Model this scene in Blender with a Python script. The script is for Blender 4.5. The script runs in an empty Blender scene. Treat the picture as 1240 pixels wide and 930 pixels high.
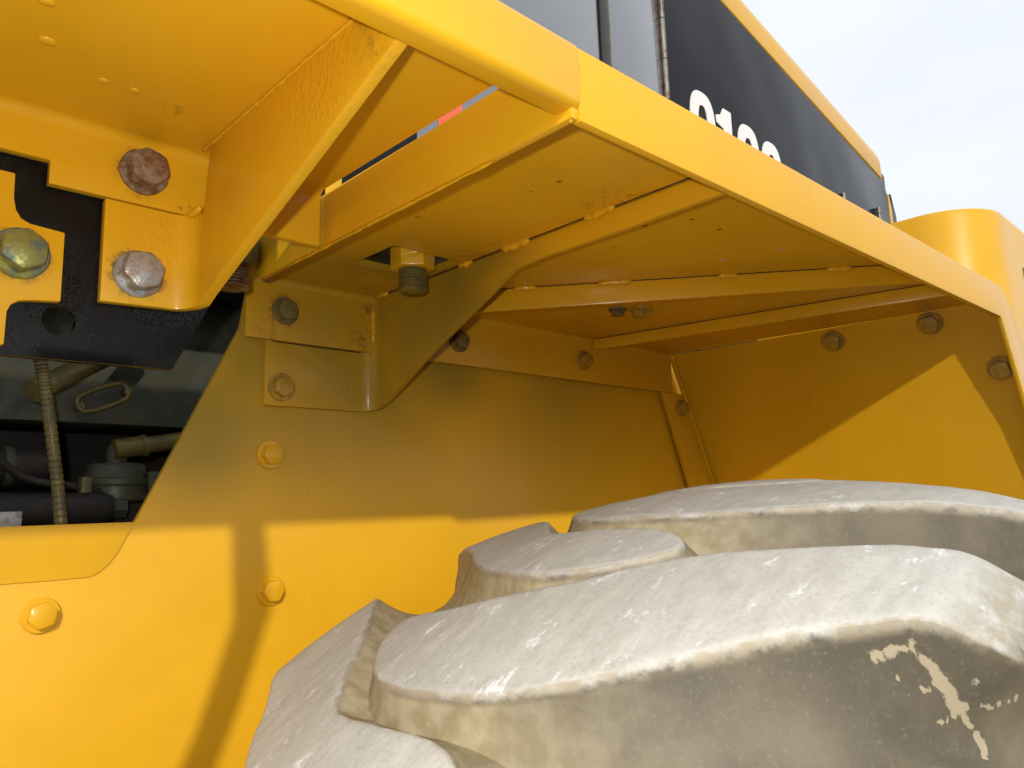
import bpy, bmesh, math, random
import numpy as np
from mathutils import Vector, Matrix, Quaternion

# ------------------------------------------------------------------ camera, sky, sun, exposure
# Design units: x along the machine (to the rear), y inwards to the body, z up, origin at eye point.
S = 0.70                      # design unit -> metres
EYE = 1.754                   # eye height above the ground in metres
BASE = Vector((S*1.14, S*0.9, 0.0))
sc = bpy.context.scene
C = sc.collection
RNG = random.Random(7)

cam = bpy.data.cameras.new('camera'); cam_o = bpy.data.objects.new('camera', cam); C.objects.link(cam_o)
cam.sensor_width = 36.0; cam.lens = 36.0*920.9/1240.0
cam.clip_start = 0.01; cam.clip_end = 2000.0
R = Matrix(((0.7239775, -0.0854799, -0.6845070),
            (-0.6891632, -0.1330371, -0.7122888),
            (-0.0301785, 0.9874180, -0.1552255)))
cam_o.matrix_world = Matrix.Translation((0, 0, EYE)) @ R.to_4x4()
sc.camera = cam_o

SUN_FROM = Vector((-0.65, -1.0, 0.452)).normalized()      # towards the sun
elev = math.asin(SUN_FROM.z); azim = math.atan2(SUN_FROM.x, SUN_FROM.y)
world = bpy.data.worlds.new('World'); sc.world = world; world.use_nodes = True
wn, wl = world.node_tree.nodes, world.node_tree.links
wn.clear()
sky = wn.new('ShaderNodeTexSky'); sky.sky_type = 'NISHITA'; sky.sun_disc = False
sky.sun_elevation = elev; sky.sun_rotation = azim
sky.air_density = 1.0; sky.dust_density = 2.5; sky.ozone_density = 1.0
tc = wn.new('ShaderNodeTexCoord'); cn = wn.new('ShaderNodeTexNoise')
cmap = wn.new('ShaderNodeMapping'); cmap.inputs['Scale'].default_value = (1.2, 1.2, 3.2)
cn.inputs['Scale'].default_value = 2.2; cn.inputs['Detail'].default_value = 4; cn.inputs['Roughness'].default_value = 0.55
cr = wn.new('ShaderNodeValToRGB')
cr.color_ramp.elements[0].position = 0.30; cr.color_ramp.elements[0].color = (0.90, 0.90, 0.90, 1)
cr.color_ramp.elements[1].position = 0.66; cr.color_ramp.elements[1].color = (1, 1, 1, 1)
mixc = wn.new('ShaderNodeMix'); mixc.data_type = 'RGBA'
mixc.inputs['B'].default_value = (11.5, 12.1, 12.9, 1)        # thin bright cloud, in the sky's own units
bg = wn.new('ShaderNodeBackground'); bg.inputs['Strength'].default_value = 0.10
wo = wn.new('ShaderNodeOutputWorld')
wl.new(tc.outputs['Generated'], cmap.inputs['Vector']); wl.new(cmap.outputs['Vector'], cn.inputs['Vector'])
wl.new(cn.outputs['Fac'], cr.inputs['Fac']); wl.new(cr.outputs['Color'], mixc.inputs['Factor'])
wl.new(sky.outputs['Color'], mixc.inputs['A']); wl.new(mixc.outputs['Result'], bg.inputs['Color'])
wl.new(bg.outputs['Background'], wo.inputs['Surface'])

sun = bpy.data.lights.new('sun', 'SUN'); sun.energy = 3.12; sun.angle = math.radians(1.1); sun.color = (1.0, 0.95, 0.86)
sun_o = bpy.data.objects.new('sun', sun); C.objects.link(sun_o)
sun_o.rotation_euler = (-SUN_FROM).to_track_quat('-Z', 'Y').to_euler()

# the photograph was taken with the camera's own small flash (hard shadows just right of and below every edge)
flash = bpy.data.lights.new('camera_flash', 'POINT'); flash.energy = 12.3; flash.shadow_soft_size = 0.007; flash.color = (1.0, 0.97, 0.92)
flash_o = bpy.data.objects.new('camera_flash', flash); C.objects.link(flash_o)
flash_o.location = cam_o.matrix_world @ Vector((-0.034, 0.030, -0.01))

sc.cycles.use_adaptive_sampling = True; sc.cycles.adaptive_threshold = 0.02; sc.cycles.max_bounces = 5; sc.cycles.diffuse_bounces = 3; sc.cycles.glossy_bounces = 2; sc.cycles.caustics_reflective = False; sc.cycles.caustics_refractive = False
sc.view_settings.view_transform = 'Standard'; sc.view_settings.look = 'None'
sc.view_settings.exposure = -0.30; sc.view_settings.gamma = 1.0; sc.view_settings.use_curve_mapping = False

# ------------------------------------------------------------------ helpers
def L(x, y, z):                 # design -> loader-local metres
    return Vector((S*x, S*y, S*z + EYE)) - BASE

root = bpy.data.objects.new('wheel_loader', None); C.objects.link(root); root.location = BASE
root['label'] = 'yellow wheel loader seen under its rear fender, with worn grey tyre and black hood'
root['category'] = 'wheel loader'

def link(name, me, m, parent, label=None):
    o = bpy.data.objects.new(name, me); C.objects.link(o)
    if m is not None and len(me.materials) == 0: me.materials.append(m)
    o.parent = parent
    if label: o['label'] = label
    return o

def finish(bm, name, m, parent, bevel=0.0, smooth=35, label=None, segs=2):
    bmesh.ops.remove_doubles(bm, verts=bm.verts, dist=1e-6)
    bmesh.ops.recalc_face_normals(bm, faces=bm.faces)
    if bevel > 0:
        es = [e for e in bm.edges if len(e.link_faces) == 2 and e.calc_face_angle(0) > math.radians(40)]
        bmesh.ops.bevel(bm, geom=es, offset=bevel*S, segments=segs, profile=0.6, affect='EDGES', clamp_overlap=True)
    me = bpy.data.meshes.new(name); bm.to_mesh(me); bm.free()
    me.shade_smooth(); me.set_sharp_from_angle(angle=math.radians(smooth))
    return link(name, me, m, parent, label)

AX = {'y': lambda a, b, d: L(a, d, b),      # (x,z) polygon, depth along y
      'x': lambda a, b, d: L(d, a, b),      # (y,z) polygon, depth along x
      'z': lambda a, b, d: L(a, b, d)}      # (x,y) polygon, depth along z

def prism_bm(poly, axis, d0, d1, bm=None):
    bm = bm or bmesh.new(); f = AX[axis]
    a = [bm.verts.new(f(p[0], p[1], d0)) for p in poly]
    b = [bm.verts.new(f(p[0], p[1], d1)) for p in poly]
    n = len(poly)
    bm.faces.new(a); bm.faces.new(b[::-1])
    for i in range(n): bm.faces.new((a[i], a[(i+1) % n], b[(i+1) % n], b[i]))
    return bm

def prism(name, poly, axis, d0, d1, m, parent, bevel=0.002, label=None, smooth=35):
    return finish(prism_bm(poly, axis, d0, d1), name, m, parent, bevel, smooth, label)

def box(name, x0, x1, y0, y1, z0, z1, m, parent, bevel=0.002, label=None):
    return prism(name, [(x0, y0), (x1, y0), (x1, y1), (x0, y1)], 'z', z0, z1, m, parent, bevel, label)

def rounded(pts, radii, n=7):   # fillet an open polyline
    out = []
    for i, p in enumerate(pts):
        r = radii[i]
        if r <= 0 or i in (0, len(pts)-1): out.append(p); continue
        P = Vector(p); a = (Vector(pts[i-1])-P).normalized(); b = (Vector(pts[i+1])-P).normalized()
        ang = a.angle(b); d = r/math.tan(ang/2)
        A = P+a*d; B = P+b*d; c = P+(a+b).normalized()*(r/math.sin(ang/2))
        va = A-c; vb = B-c; tot = va.angle_signed(vb)
        for k in range(n+1):
            t = tot*k/n; cs, sn = math.cos(-t), math.sin(-t)
            out.append((c.x+va.x*cs-va.y*sn, c.y+va.x*sn+va.y*cs))
    return out

def bent_sheet(name, path, lo, hi, t, axis, m, parent, bevel=0.0015, label=None, flip=1):
    """folded plate: 2-D path swept between lo[i] and hi[i] along the third axis, thickness t behind it"""
    n = len(path); P = [Vector(p) for p in path]; nor = []
    for i in range(n):
        d = (P[min(i+1, n-1)]-P[max(i-1, 0)])
        k = i
        while d.length < 1e-7 and k+2 < n: k += 1; d = P[k+1]-P[max(i-1, 0)]
        d.normalize(); nor.append(Vector((-d.y, d.x))*flip)
    Q = [P[i]+nor[i]*t for i in range(n)]
    f = AX[axis]; bm = bmesh.new()
    g = lambda p, d: bm.verts.new(f(p.x, p.y, d))
    A = [g(P[i], lo[i]) for i in range(n)]; B = [g(P[i], hi[i]) for i in range(n)]
    A2 = [g(Q[i], lo[i]) for i in range(n)]; B2 = [g(Q[i], hi[i]) for i in range(n)]
    for i in range(n-1):
        bm.faces.new((A[i], A[i+1], B[i+1], B[i])); bm.faces.new((A2[i+1], A2[i], B2[i], B2[i+1]))
        bm.faces.new((A[i+1], A[i], A2[i], A2[i+1])); bm.faces.new((B[i], B[i+1], B2[i+1], B2[i]))
    bm.faces.new((A[0], B[0], B2[0], A2[0])); bm.faces.new((A[-1], A2[-1], B2[-1], B[-1]))
    return finish(bm, name, m, parent, bevel, 30, label)

def cut(o, bm):                 # subtract a shape, result baked into the mesh
    me = bpy.data.meshes.new('cutter'); bmesh.ops.recalc_face_normals(bm, faces=bm.faces); bm.to_mesh(me); bm.free()
    c = bpy.data.objects.new('cutter', me); C.objects.link(c); c.parent = root
    md = o.modifiers.new('cut', 'BOOLEAN'); md.operation = 'DIFFERENCE'; md.solver = 'EXACT'; md.object = c
    dg = bpy.context.evaluated_depsgraph_get(); dg.update()
    new = bpy.data.meshes.new_from_object(o.evaluated_get(dg))
    o.modifiers.clear(); o.data = new
    bpy.data.objects.remove(c); bpy.data.meshes.remove(me)

def tube_bm(pts, rad, n=14, bm=None, closed=False, ribs=None):
    bm = bm or bmesh.new(); pts = [Vector(p) for p in pts]; rings = []
    up = Vector((0.13, 0.31, 0.94)).normalized(); N = len(pts)
    for i, p in enumerate(pts):
        a = pts[(i-1) % N] if closed else pts[max(i-1, 0)]; b = pts[(i+1) % N] if closed else pts[min(i+1, N-1)]
        t = (b-a).normalized(); u = (up-t*up.dot(t)).normalized(); v = t.cross(u)
        r = rad[i] if isinstance(rad, (list, tuple)) else rad
        rings.append([bm.verts.new(p+(u*math.cos(2*math.pi*k/n)+v*math.sin(2*math.pi*k/n))*r*S) for k in range(n)])
    for i in range(N if closed else N-1):
        A, B = rings[i], rings[(i+1) % N]
        for k in range(n): bm.faces.new((A[k], A[(k+1) % n], B[(k+1) % n], B[k]))
    if not closed: bm.faces.new(rings[0][::-1]); bm.faces.new(rings[-1])
    return bm

def spline(pts, n=8):
    P = [Vector(p) for p in pts]; out = []
    for i in range(len(P)-1):
        p0, p1, p2, p3 = P[max(i-1, 0)], P[i], P[i+1], P[min(i+2, len(P)-1)]
        for k in range(n):
            t = k/n
            out.append(0.5*((2*p1)+(p2-p0)*t+(2*p0-5*p1+4*p2-p3)*t*t+(3*p1-p0-3*p2+p3)*t**3))
    out.append(P[-1]); return out

def lathe_bm(prof, origin, axis, n=32, bm=None):
    """prof: (radius, height) in design units about an axis through a loader-local point"""
    bm = bm or bmesh.new(); ax = Vector(axis).normalized()
    u = ax.orthogonal().normalized(); v = ax.cross(u); rings = []
    for r, h in prof:
        c = origin+ax*h*S
        rings.append([bm.verts.new(c+(u*math.cos(2*math.pi*k/n)+v*math.sin(2*math.pi*k/n))*max(r, 1e-4)*S) for k in range(n)])
    for A, B in zip(rings, rings[1:]):
        for k in range(n): bm.faces.new((A[k], A[(k+1) % n], B[(k+1) % n], B[k]))
    bm.faces.new(rings[0][::-1]); bm.faces.new(rings[-1])
    return bm

# ------------------------------------------------------------------ materials
class NT:
    def __init__(s, name):
        s.m = bpy.data.materials.new(name); s.m.use_nodes = True
        s.n = s.m.node_tree.nodes; s.l = s.m.node_tree.links
        s.b = s.n['Principled BSDF']; s.tc = s.n.new('ShaderNodeTexCoord')
    def noise(s, scale, detail=4, rough=0.55, stretch=None, coord='Object', dist=0.0):
        t = s.n.new('ShaderNodeTexNoise'); t.inputs['Scale'].default_value = scale
        t.inputs['Detail'].default_value = detail; t.inputs['Roughness'].default_value = rough; t.inputs['Distortion'].default_value = dist
        src = s.tc.outputs[coord]
        if stretch:
            mp = s.n.new('ShaderNodeMapping'); mp.inputs['Scale'].default_value = stretch
            s.l.new(src, mp.inputs['Vector']); src = mp.outputs['Vector']
        s.l.new(src, t.inputs['Vector']); return t.outputs['Fac']
    def ramp(s, fac, a, b, va=0.0, vb=1.0):
        r = s.n.new('ShaderNodeMapRange'); r.interpolation_type = 'SMOOTHSTEP'
        for k, x in zip(('From Min', 'From Max', 'To Min', 'To Max'), (a, b, va, vb)): r.inputs[k].default_value = x
        s.l.new(fac, r.inputs['Value']); return r.outputs['Result']
    def math(s, op, a, b=None):
        t = s.n.new('ShaderNodeMath'); t.operation = op
        for i, x in enumerate((a, b)):
            if x is None: continue
            if isinstance(x, (int, float)): t.inputs[i].default_value = x
            else: s.l.new(x, t.inputs[i])
        return t.outputs[0]
    def mix(s, fac, a, b):
        t = s.n.new('ShaderNodeMix'); t.data_type = 'RGBA'
        for k, x in (('Factor', fac), ('A', a), ('B', b)):
            if isinstance(x, (int, float)): t.inputs[k].default_value = x
            elif isinstance(x, tuple): t.inputs[k].default_value = (*x, 1)
            else: s.l.new(x, t.inputs[k])
        return t.outputs['Result']
    def attr(s, name):
        t = s.n.new('ShaderNodeAttribute'); t.attribute_name = name; return t.outputs['Fac']
    def near(s, p, r0, r1):      # 1 inside r0, 0 beyond r1 of a loader-local point
        t = s.n.new('ShaderNodeVectorMath'); t.operation = 'DISTANCE'
        s.l.new(s.tc.outputs['Object'], t.inputs[0]); t.inputs[1].default_value = p
        return s.ramp(t.outputs['Value'], r0, r1, 1.0, 0.0)
    def voro(s, scale, rnd=1.0):
        t = s.n.new('ShaderNodeTexVoronoi'); t.inputs['Scale'].default_value = scale
        s.l.new(s.tc.outputs['Object'], t.inputs['Vector']); return t.outputs['Distance']
    def set(s, k, v):
        i = s.b.inputs[k]
        if isinstance(v, tuple): i.default_value = (*v, 1)
        elif isinstance(v, (int, float)): i.default_value = v
        else: s.l.new(v, i)
    def bump(s, h, strength=0.3, dist=0.001):
        t = s.n.new('ShaderNodeBump'); t.inputs['Strength'].default_value = strength; t.inputs['Distance'].default_value = dist
        s.l.new(h, t.inputs['Height']); s.l.new(t.outputs['Normal'], s.b.inputs['Normal']); return t

YEL = (0.735, 0.392, 0.012)
def yellow(name, over=(), runs=(), rough=0.30, specks=0.0, peel=0.12, rust=()):
    """gloss machine paint; over = [(point, r0, r1, amount)] olive overspray, runs = [(point, r0, r1)] thick orange-peel runs"""
    n = NT(name)
    v = n.noise(6.0, 3)
    c = n.mix(n.ramp(v, 0.3, 0.7), tuple(x*0.95 for x in YEL), tuple(x*1.03 for x in YEL))
    vs = n.ramp(v, 0.22, 0.62, 0.45, 1.0)
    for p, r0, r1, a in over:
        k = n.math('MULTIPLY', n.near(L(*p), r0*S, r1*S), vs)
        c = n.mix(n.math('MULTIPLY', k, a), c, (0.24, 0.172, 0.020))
    if rust:
        rn_ = n.ramp(n.noise(120, 4, 0.7), 0.46, 0.66)
        for p, r0, r1, a in rust:
            c = n.mix(n.math('MULTIPLY', n.math('MULTIPLY', n.near(L(*p), r0*S, r1*S), rn_), a), c, (0.13, 0.055, 0.018))
    if specks:
        w = n.ramp(n.voro(34), 0.17, 0.09); g = n.ramp(v, 0.5, 0.60)
        c = n.mix(n.math('MULTIPLY', n.math('MULTIPLY', w, g), specks), c, (0.62, 0.50, 0.25))
        w = n.ramp(n.voro(24), 0.10, 0.05); g = n.ramp(v, 0.46, 0.38)
        c = n.mix(n.math('MULTIPLY', n.math('MULTIPLY', w, g), specks), c, (0.10, 0.03, 0.01))
    n.set('Base Color', c)
    n.set('Roughness', n.ramp(v, 0.3, 0.7, rough-0.04, rough+0.08))
    n.set('Coat Weight', 0.12); n.set('Coat Roughness', 0.14); n.set('Specular IOR Level', 0.30)
    h = n.math('MULTIPLY', n.noise(210, 1), peel)
    if runs:
        rn = n.ramp(n.noise(260, 3, 0.6, (1, 1, 0.5)), 0.42, 0.70)
        for p, r0, r1 in runs:
            h = n.math('ADD', h, n.math('MULTIPLY', n.math('MULTIPLY', n.near(L(*p), r0*S, r1*S), rn), 1.1))
    h = n.math('ADD', h, n.math('MULTIPLY', v, 1.0))
    n.bump(h, 0.35, 0.0011)
    return n.m

M = {}
M['yellow'] = yellow('yellow_paint')
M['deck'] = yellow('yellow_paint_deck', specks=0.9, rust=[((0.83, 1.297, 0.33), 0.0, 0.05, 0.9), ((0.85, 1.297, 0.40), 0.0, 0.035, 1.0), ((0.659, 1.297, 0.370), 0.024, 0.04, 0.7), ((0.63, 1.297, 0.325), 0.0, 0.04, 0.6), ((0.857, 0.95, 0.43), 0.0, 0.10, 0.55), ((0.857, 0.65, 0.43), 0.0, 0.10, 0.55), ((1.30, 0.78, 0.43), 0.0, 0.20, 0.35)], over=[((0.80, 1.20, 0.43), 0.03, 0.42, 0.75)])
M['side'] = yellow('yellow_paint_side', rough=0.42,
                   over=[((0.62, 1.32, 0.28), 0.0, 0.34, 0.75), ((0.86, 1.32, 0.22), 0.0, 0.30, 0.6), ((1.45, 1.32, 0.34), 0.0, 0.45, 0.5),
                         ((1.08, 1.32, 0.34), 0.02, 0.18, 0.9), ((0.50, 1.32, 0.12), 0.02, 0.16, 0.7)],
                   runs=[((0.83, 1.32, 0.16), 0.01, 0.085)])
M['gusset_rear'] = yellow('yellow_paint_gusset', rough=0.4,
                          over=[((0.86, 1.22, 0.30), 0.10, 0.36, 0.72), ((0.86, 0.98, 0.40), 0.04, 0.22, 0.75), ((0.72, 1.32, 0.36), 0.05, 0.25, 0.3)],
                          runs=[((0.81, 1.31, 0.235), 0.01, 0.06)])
M['front_fender'] = yellow('yellow_paint_front_fender', rust=[((0.274, 0.893, 0.3925), 0.024, 0.036, 0.8), ((0.325, 0.893, 0.36), 0.0, 0.022, 0.9), ((0.274, 0.80, 0.432), 0.0, 0.02, 0.7)])
M['bracket'] = yellow('yellow_paint_bracket', rust=[((0.159, 0.893, 0.271), 0.025, 0.036, 0.6)])
M['gusset_front'] = yellow('yellow_paint_gusset_front', rough=0.28, rust=[((0.273, 0.893, 0.270), 0.024, 0.038, 0.9), ((0.333, 0.50, 0.40), 0.0, 0.05, 0.5)],
                           runs=[((0.29, 0.893, 0.31), 0.02, 0.06), ((0.333, 0.60, 0.41), 0.02, 0.11), ((0.333, 0.86, 0.27), 0.0, 0.03)])
M['weld'] = yellow('yellow_paint_weld', rough=0.2, runs=[], peel=1.5)

n = NT('black_spattered_paint')
c = n.mix(n.ramp(n.noise(20, 4), 0.4, 0.7), (0.005, 0.005, 0.005), (0.009, 0.009, 0.009))
n.set('Base Color', c); n.set('Specular IOR Level', 0.22); n.set('Roughness', n.ramp(n.noise(9, 3), 0.42, 0.60, 0.45, 0.16))
k = n.ramp(n.noise(10, 3), 0.42, 0.62)
n.bump(n.math('MULTIPLY', n.ramp(n.noise(620, 2, 0.6), 0.52, 0.72), k), 1.0, 0.0013); M['black'] = n.m

n = NT('hood_black'); n.set('Base Color', (0.011, 0.012, 0.015)); n.set('Roughness', n.ramp(n.noise(4, 4), 0.3, 0.7, 0.17, 0.30))
n.set('Coat Weight', 0.05); n.set('Coat Roughness', 0.08); n.set('Specular IOR Level', 0.10)
n.bump(n.noise(1.7, 2, 0.5), 0.5, 0.05); M['hood'] = n.m
n = NT('side_glass'); n.set('Base Color', (0.06, 0.062, 0.075)); n.set('Roughness', 0.16); n.set('IOR', 1.9); n.set('Coat IOR', 1.8); n.set('Coat Weight', 1.0); n.set('Specular IOR Level', 0.8); M['glass'] = n.m
n = NT('trim_black'); n.set('Base Color', (0.014, 0.014, 0.010)); n.set('Roughness', 0.35); M['trim'] = n.m
n = NT('hinge_steel'); n.set('Base Color', n.mix(n.ramp(n.noise(60, 4), 0.4, 0.65), (0.26, 0.24, 0.21), (0.13, 0.09, 0.06))); n.set('Metallic', 0.5); n.set('Roughness', 0.5); M['hinge'] = n.m
n = NT('white_decal'); n.set('Base Color', (0.82, 0.82, 0.82)); n.set('Roughness', 0.4); M['white'] = n.m
n = NT('orange_decal'); n.set('Base Color', (0.75, 0.13, 0.05)); n.set('Roughness', 0.4); M['orange'] = n.m

def metal(name, a, b, sc_, rough=0.45, metallic=0.6, bump=0.4):
    n = NT(name); f = n.noise(sc_, 5, 0.65, coord='Object')
    n.set('Base Color', n.mix(n.ramp(f, 0.38, 0.62), a, b)); n.set('Metallic', metallic)
    n.set('Roughness', n.ramp(f, 0.3, 0.7, rough-0.1, rough+0.2)); n.bump(n.noise(sc_*3, 4), bump, 0.0012); return n.m
M['rust'] = metal('rusty_steel', (0.17, 0.075, 0.032), (0.30, 0.215, 0.13), 110, 0.62, 0.25, 0.9)
M['zinc'] = metal('zinc_plated_steel', (0.42, 0.42, 0.41), (0.26, 0.20, 0.15), 85, 0.36, 0.45, 0.5)
M['green_zinc'] = metal('yellow_passivated_steel', (0.27, 0.26, 0.06), (0.13, 0.16, 0.12), 70, 0.42, 0.4, 0.5)
M['painted_bolt'] = metal('overpainted_bolt', (0.52, 0.28, 0.020), (0.30, 0.19, 0.03), 60, 0.34, 0.0, 0.3)
M['yellow_bolt'] = yellow('yellow_paint_bolt', peel=0.6)
M['dirty_bolt'] = metal('olive_overpainted_bolt', (0.21, 0.16, 0.035), (0.12, 0.105, 0.04), 80, 0.45, 0.1, 0.4)
M['olive'] = metal('olive_primer', (0.060, 0.058, 0.030), (0.038, 0.042, 0.030), 25, 0.55, 0.0, 0.3)
M['dark_iron'] = metal('dark_casting', (0.030, 0.022, 0.018), (0.018, 0.016, 0.014), 30, 0.5, 0.1, 0.5)
M['seam'] = metal('rusty_joint', (0.030, 0.012, 0.008), (0.07, 0.03, 0.012), 120, 0.7, 0.0, 0.2)
M['hose'] = metal('olive_yellow_paint', (0.15, 0.11, 0.025), (0.085, 0.072, 0.026), 30, 0.4, 0.0, 0.2)

# tyre rubber: worn pale crown of the lugs with painted glints, tan dust in the grooves, grey rubber flanks
n = NT('worn_rubber')
wear = n.attr('wear'); floor = n.attr('floor'); mud = n.attr('mud'); u_ = n.attr('along')
st = n.noise(26, 6, 0.7, (1.0, 3.2, 1.0)); fine = n.noise(260, 4, 0.6)
top = n.mix(n.ramp(st, 0.30, 0.70), (0.41, 0.40, 0.36), (0.50, 0.488, 0.445))
top = n.mix(n.ramp(n.noise(22, 6, 0.75, (1.0, 2.4, 2.4)), 0.57, 0.68), top, (0.72, 0.73, 0.74))  # cool white streaks: glints put into the crown colour
top = n.mix(n.math('MULTIPLY', n.ramp(fine, 0.48, 0.66), 0.28), top, (0.29, 0.275, 0.24))
side = n.mix(n.ramp(n.noise(7, 5, 0.6), 0.35, 0.7), (0.078, 0.066, 0.046), (0.150, 0.125, 0.080))
side = n.mix(n.math('MULTIPLY', n.ramp(n.noise(330, 3, 0.6), 0.54, 0.74), 0.35), side, (0.20, 0.175, 0.13))
dust = n.mix(n.ramp(n.noise(60, 4), 0.35, 0.65), (0.40, 0.345, 0.225), (0.30, 0.245, 0.14))
kf = n.ramp(n.math('ADD', floor, n.math('MULTIPLY', n.math('SUBTRACT', n.noise(13, 5), 0.5), 0.7)), 0.25, 0.85)
c = n.mix(kf, side, dust)
kw = n.ramp(n.math('ADD', wear, n.math('MULTIPLY', n.math('SUBTRACT', n.noise(70, 5, 0.7), 0.5), 0.5)), 0.42, 0.74)
c = n.mix(kw, c, top)
kt = n.math('MULTIPLY', n.math('MULTIPLY', n.ramp(wear, 0.25, 0.6), n.ramp(wear, 1.0, 0.75)), n.ramp(n.noise(45, 4, 0.65), 0.35, 0.6))
c = n.mix(n.math('MULTIPLY', kt, 0.8), c, (0.33, 0.275, 0.19))
km = n.ramp(n.math('ADD', mud, n.math('MULTIPLY', n.math('SUBTRACT', n.noise(130, 5, 0.72), 0.5), 1.15)), 0.42, 0.62)
c = n.mix(n.math('MULTIPLY', km, 0.8), c, (0.40, 0.33, 0.22))
n.set('Base Color', c); n.set('Roughness', n.ramp(kw, 0, 1, 0.62, 0.50)); n.set('Specular IOR Level', 0.35)
h = n.math('ADD', n.math('MULTIPLY', n.noise(420, 4, 0.65), 0.25), n.math('MULTIPLY', st, 0.15))
h = n.math('ADD', h, n.math('MULTIPLY', km, 0.4))
n.bump(h, 0.30, 0.0010); M['rubber'] = n.m

n = NT('gravel_ground')
c = n.mix(n.ramp(n.noise(3, 6), 0.35, 0.65), (0.055, 0.052, 0.047), (0.085, 0.080, 0.072)); c = n.mix(n.math('MULTIPLY', n.ramp(n.voro(40), 0.1, 0.5), 0.4), c, (0.05, 0.047, 0.043))
n.set('Base Color', c); n.set('Roughness', 0.9); n.bump(n.voro(60), 0.6, 0.02); M['gravel'] = n.m

# ------------------------------------------------------------------ ground
bm = bmesh.new(); g = 600
bm.faces.new([bm.verts.new(v) for v in ((-g, -g, 0), (g, -g, 0), (g, g, 0), (-g, g, 0))])
me = bpy.data.meshes.new('ground'); bm.to_mesh(me); bm.free(); gr = link('ground', me, M['gravel'], None); gr['kind'] = 'structure'

# ------------------------------------------------------------------ bolts
def bolt_mesh(name, af, wr, hh, wt, m, dome=0.0):
    bm = bmesh.new(); bm2 = lathe_bm([(wr*0.97, -0.004), (wr, 0.001), (wr, wt*0.75), (wr*0.94, wt), (af*0.5, wt)], Vector((0, 0, 0)), (0, 0, 1), 28, bm)
    R6 = af/math.sqrt(3); prof = [(R6, wt-0.002, 0), (R6, wt+hh*0.80, 0), (R6*0.955, wt+hh*0.93, 1), (af*0.455, wt+hh, 2)]
    rings = []
    for i, (r, z, k) in enumerate(prof):
        ring = []
        for j in range(24):
            a = 2*math.pi*j/24; a6 = (a % (math.pi/3))-math.pi/6
            hexr = (af/2)/math.cos(a6)
            rr = hexr if k == 0 else (min(hexr, af*0.55) if k == 1 else af*0.485)
            zz = z
            if k == 0 and i == 1: zz = wt+hh*(0.90-0.22*((hexr/(af/2)-1)/0.1547))
            if k == 1: zz = wt+hh*0.95
            ring.append(bm.verts.new((rr*math.cos(a)*S, rr*math.sin(a)*S, zz*S)))
        rings.append(ring)
    for A, B in zip(rings, rings[1:]):
        for j in range(24): bm.faces.new((A[j], A[(j+1) % 24], B[(j+1) % 24], B[j]))
    bm.faces.new(rings[-1])
    bmesh.ops.recalc_face_normals(bm, faces=bm.faces)
    me = bpy.data.meshes.new(name); bm.to_mesh(me); bm.free(); me.materials.append(m)
    me.shade_smooth(); me.set_sharp_from_angle(angle=math.radians(28)); return me
BM = {k: bolt_mesh('bolt', *((0.0385, 0.0265, 0.0195, 0.006) if k in ('rust', 'zinc', 'green_zinc') else (0.0345, 0.0262, 0.013, 0.006)), M[k]) for k in ('rust', 'zinc', 'green_zinc', 'painted_bolt', 'yellow_bolt', 'dirty_bolt')}

def bolt(p, nrm, mat, parent, ang=None, k=1.0, label=None, tilt=0.0):
    o = bpy.data.objects.new('bolt', BM[mat]); C.objects.link(o); o.parent = parent
    q = Vector(nrm).normalized().to_track_quat('Z', 'Y')
    a = RNG.uniform(0, 1.05) if ang is None else ang
    o.matrix_local = Matrix.Translation(L(*p)) @ (q @ Quaternion((0, 0, 1), a)).to_matrix().to_4x4() @ Matrix.Rotation(tilt, 4, 'X') @ Matrix.Scale(k, 4)
    if label: o['label'] = label
    return o

def stud(cx, cy, z_nut, z_low, mat_nut, mat_thr, parent):   # threaded stud hanging down through a nut
    prof = []; z = z_low; r = 0.0255
    prof.append((r*0.82, z_low)); prof.append((r*0.92, z_low+0.002))
    zz = z_low+0.003
    while zz < z_nut+0.01:
        prof += [(r, zz), (r, zz+0.0012), (r*0.90, zz+0.0030), (r*0.90, zz+0.0036)]; zz += 0.0050
    prof.append((r*0.9, z_nut+0.06))
    st_ = finish(lathe_bm([(a, b) for a, b in prof], L(cx, cy, 0), (0, 0, 1), 24), 'stud', mat_thr, parent, 0, 40)
    R6 = 0.068/math.sqrt(3)
    poly = [(cx+R6*math.cos(math.pi*i/3+0.4), cy+R6*math.sin(math.pi*i/3+0.4)) for i in range(6)]
    nb = prism_bm(poly, 'z', z_nut, z_nut+0.045)
    finish(nb, 'nut', mat_nut, parent, 0.003, 30)

def weld(pts, r, parent, m, lump=0.5, step=0.006, seed=1, name='weld_bead'):
    rg = random.Random(seed); P = [Vector(p) for p in pts]; path = []; rad = []
    for a, b in zip(P, P[1:]):
        n_ = max(2, int((b-a).length/step))
        for k in range(n_):
            q = a.lerp(b, k/n_); w = rg.uniform(-1, 1)
            path.append(L(*(q+Vector((rg.uniform(-1, 1), rg.uniform(-1, 1), rg.uniform(-1, 1)))*r*0.22*lump)))
            rad.append(r*(1+0.45*lump*w))
    rad[0] *= 0.5; rad[-1] *= 0.5
    return finish(tube_bm(path, rad, 8), name, m, parent, 0, 80)

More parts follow.
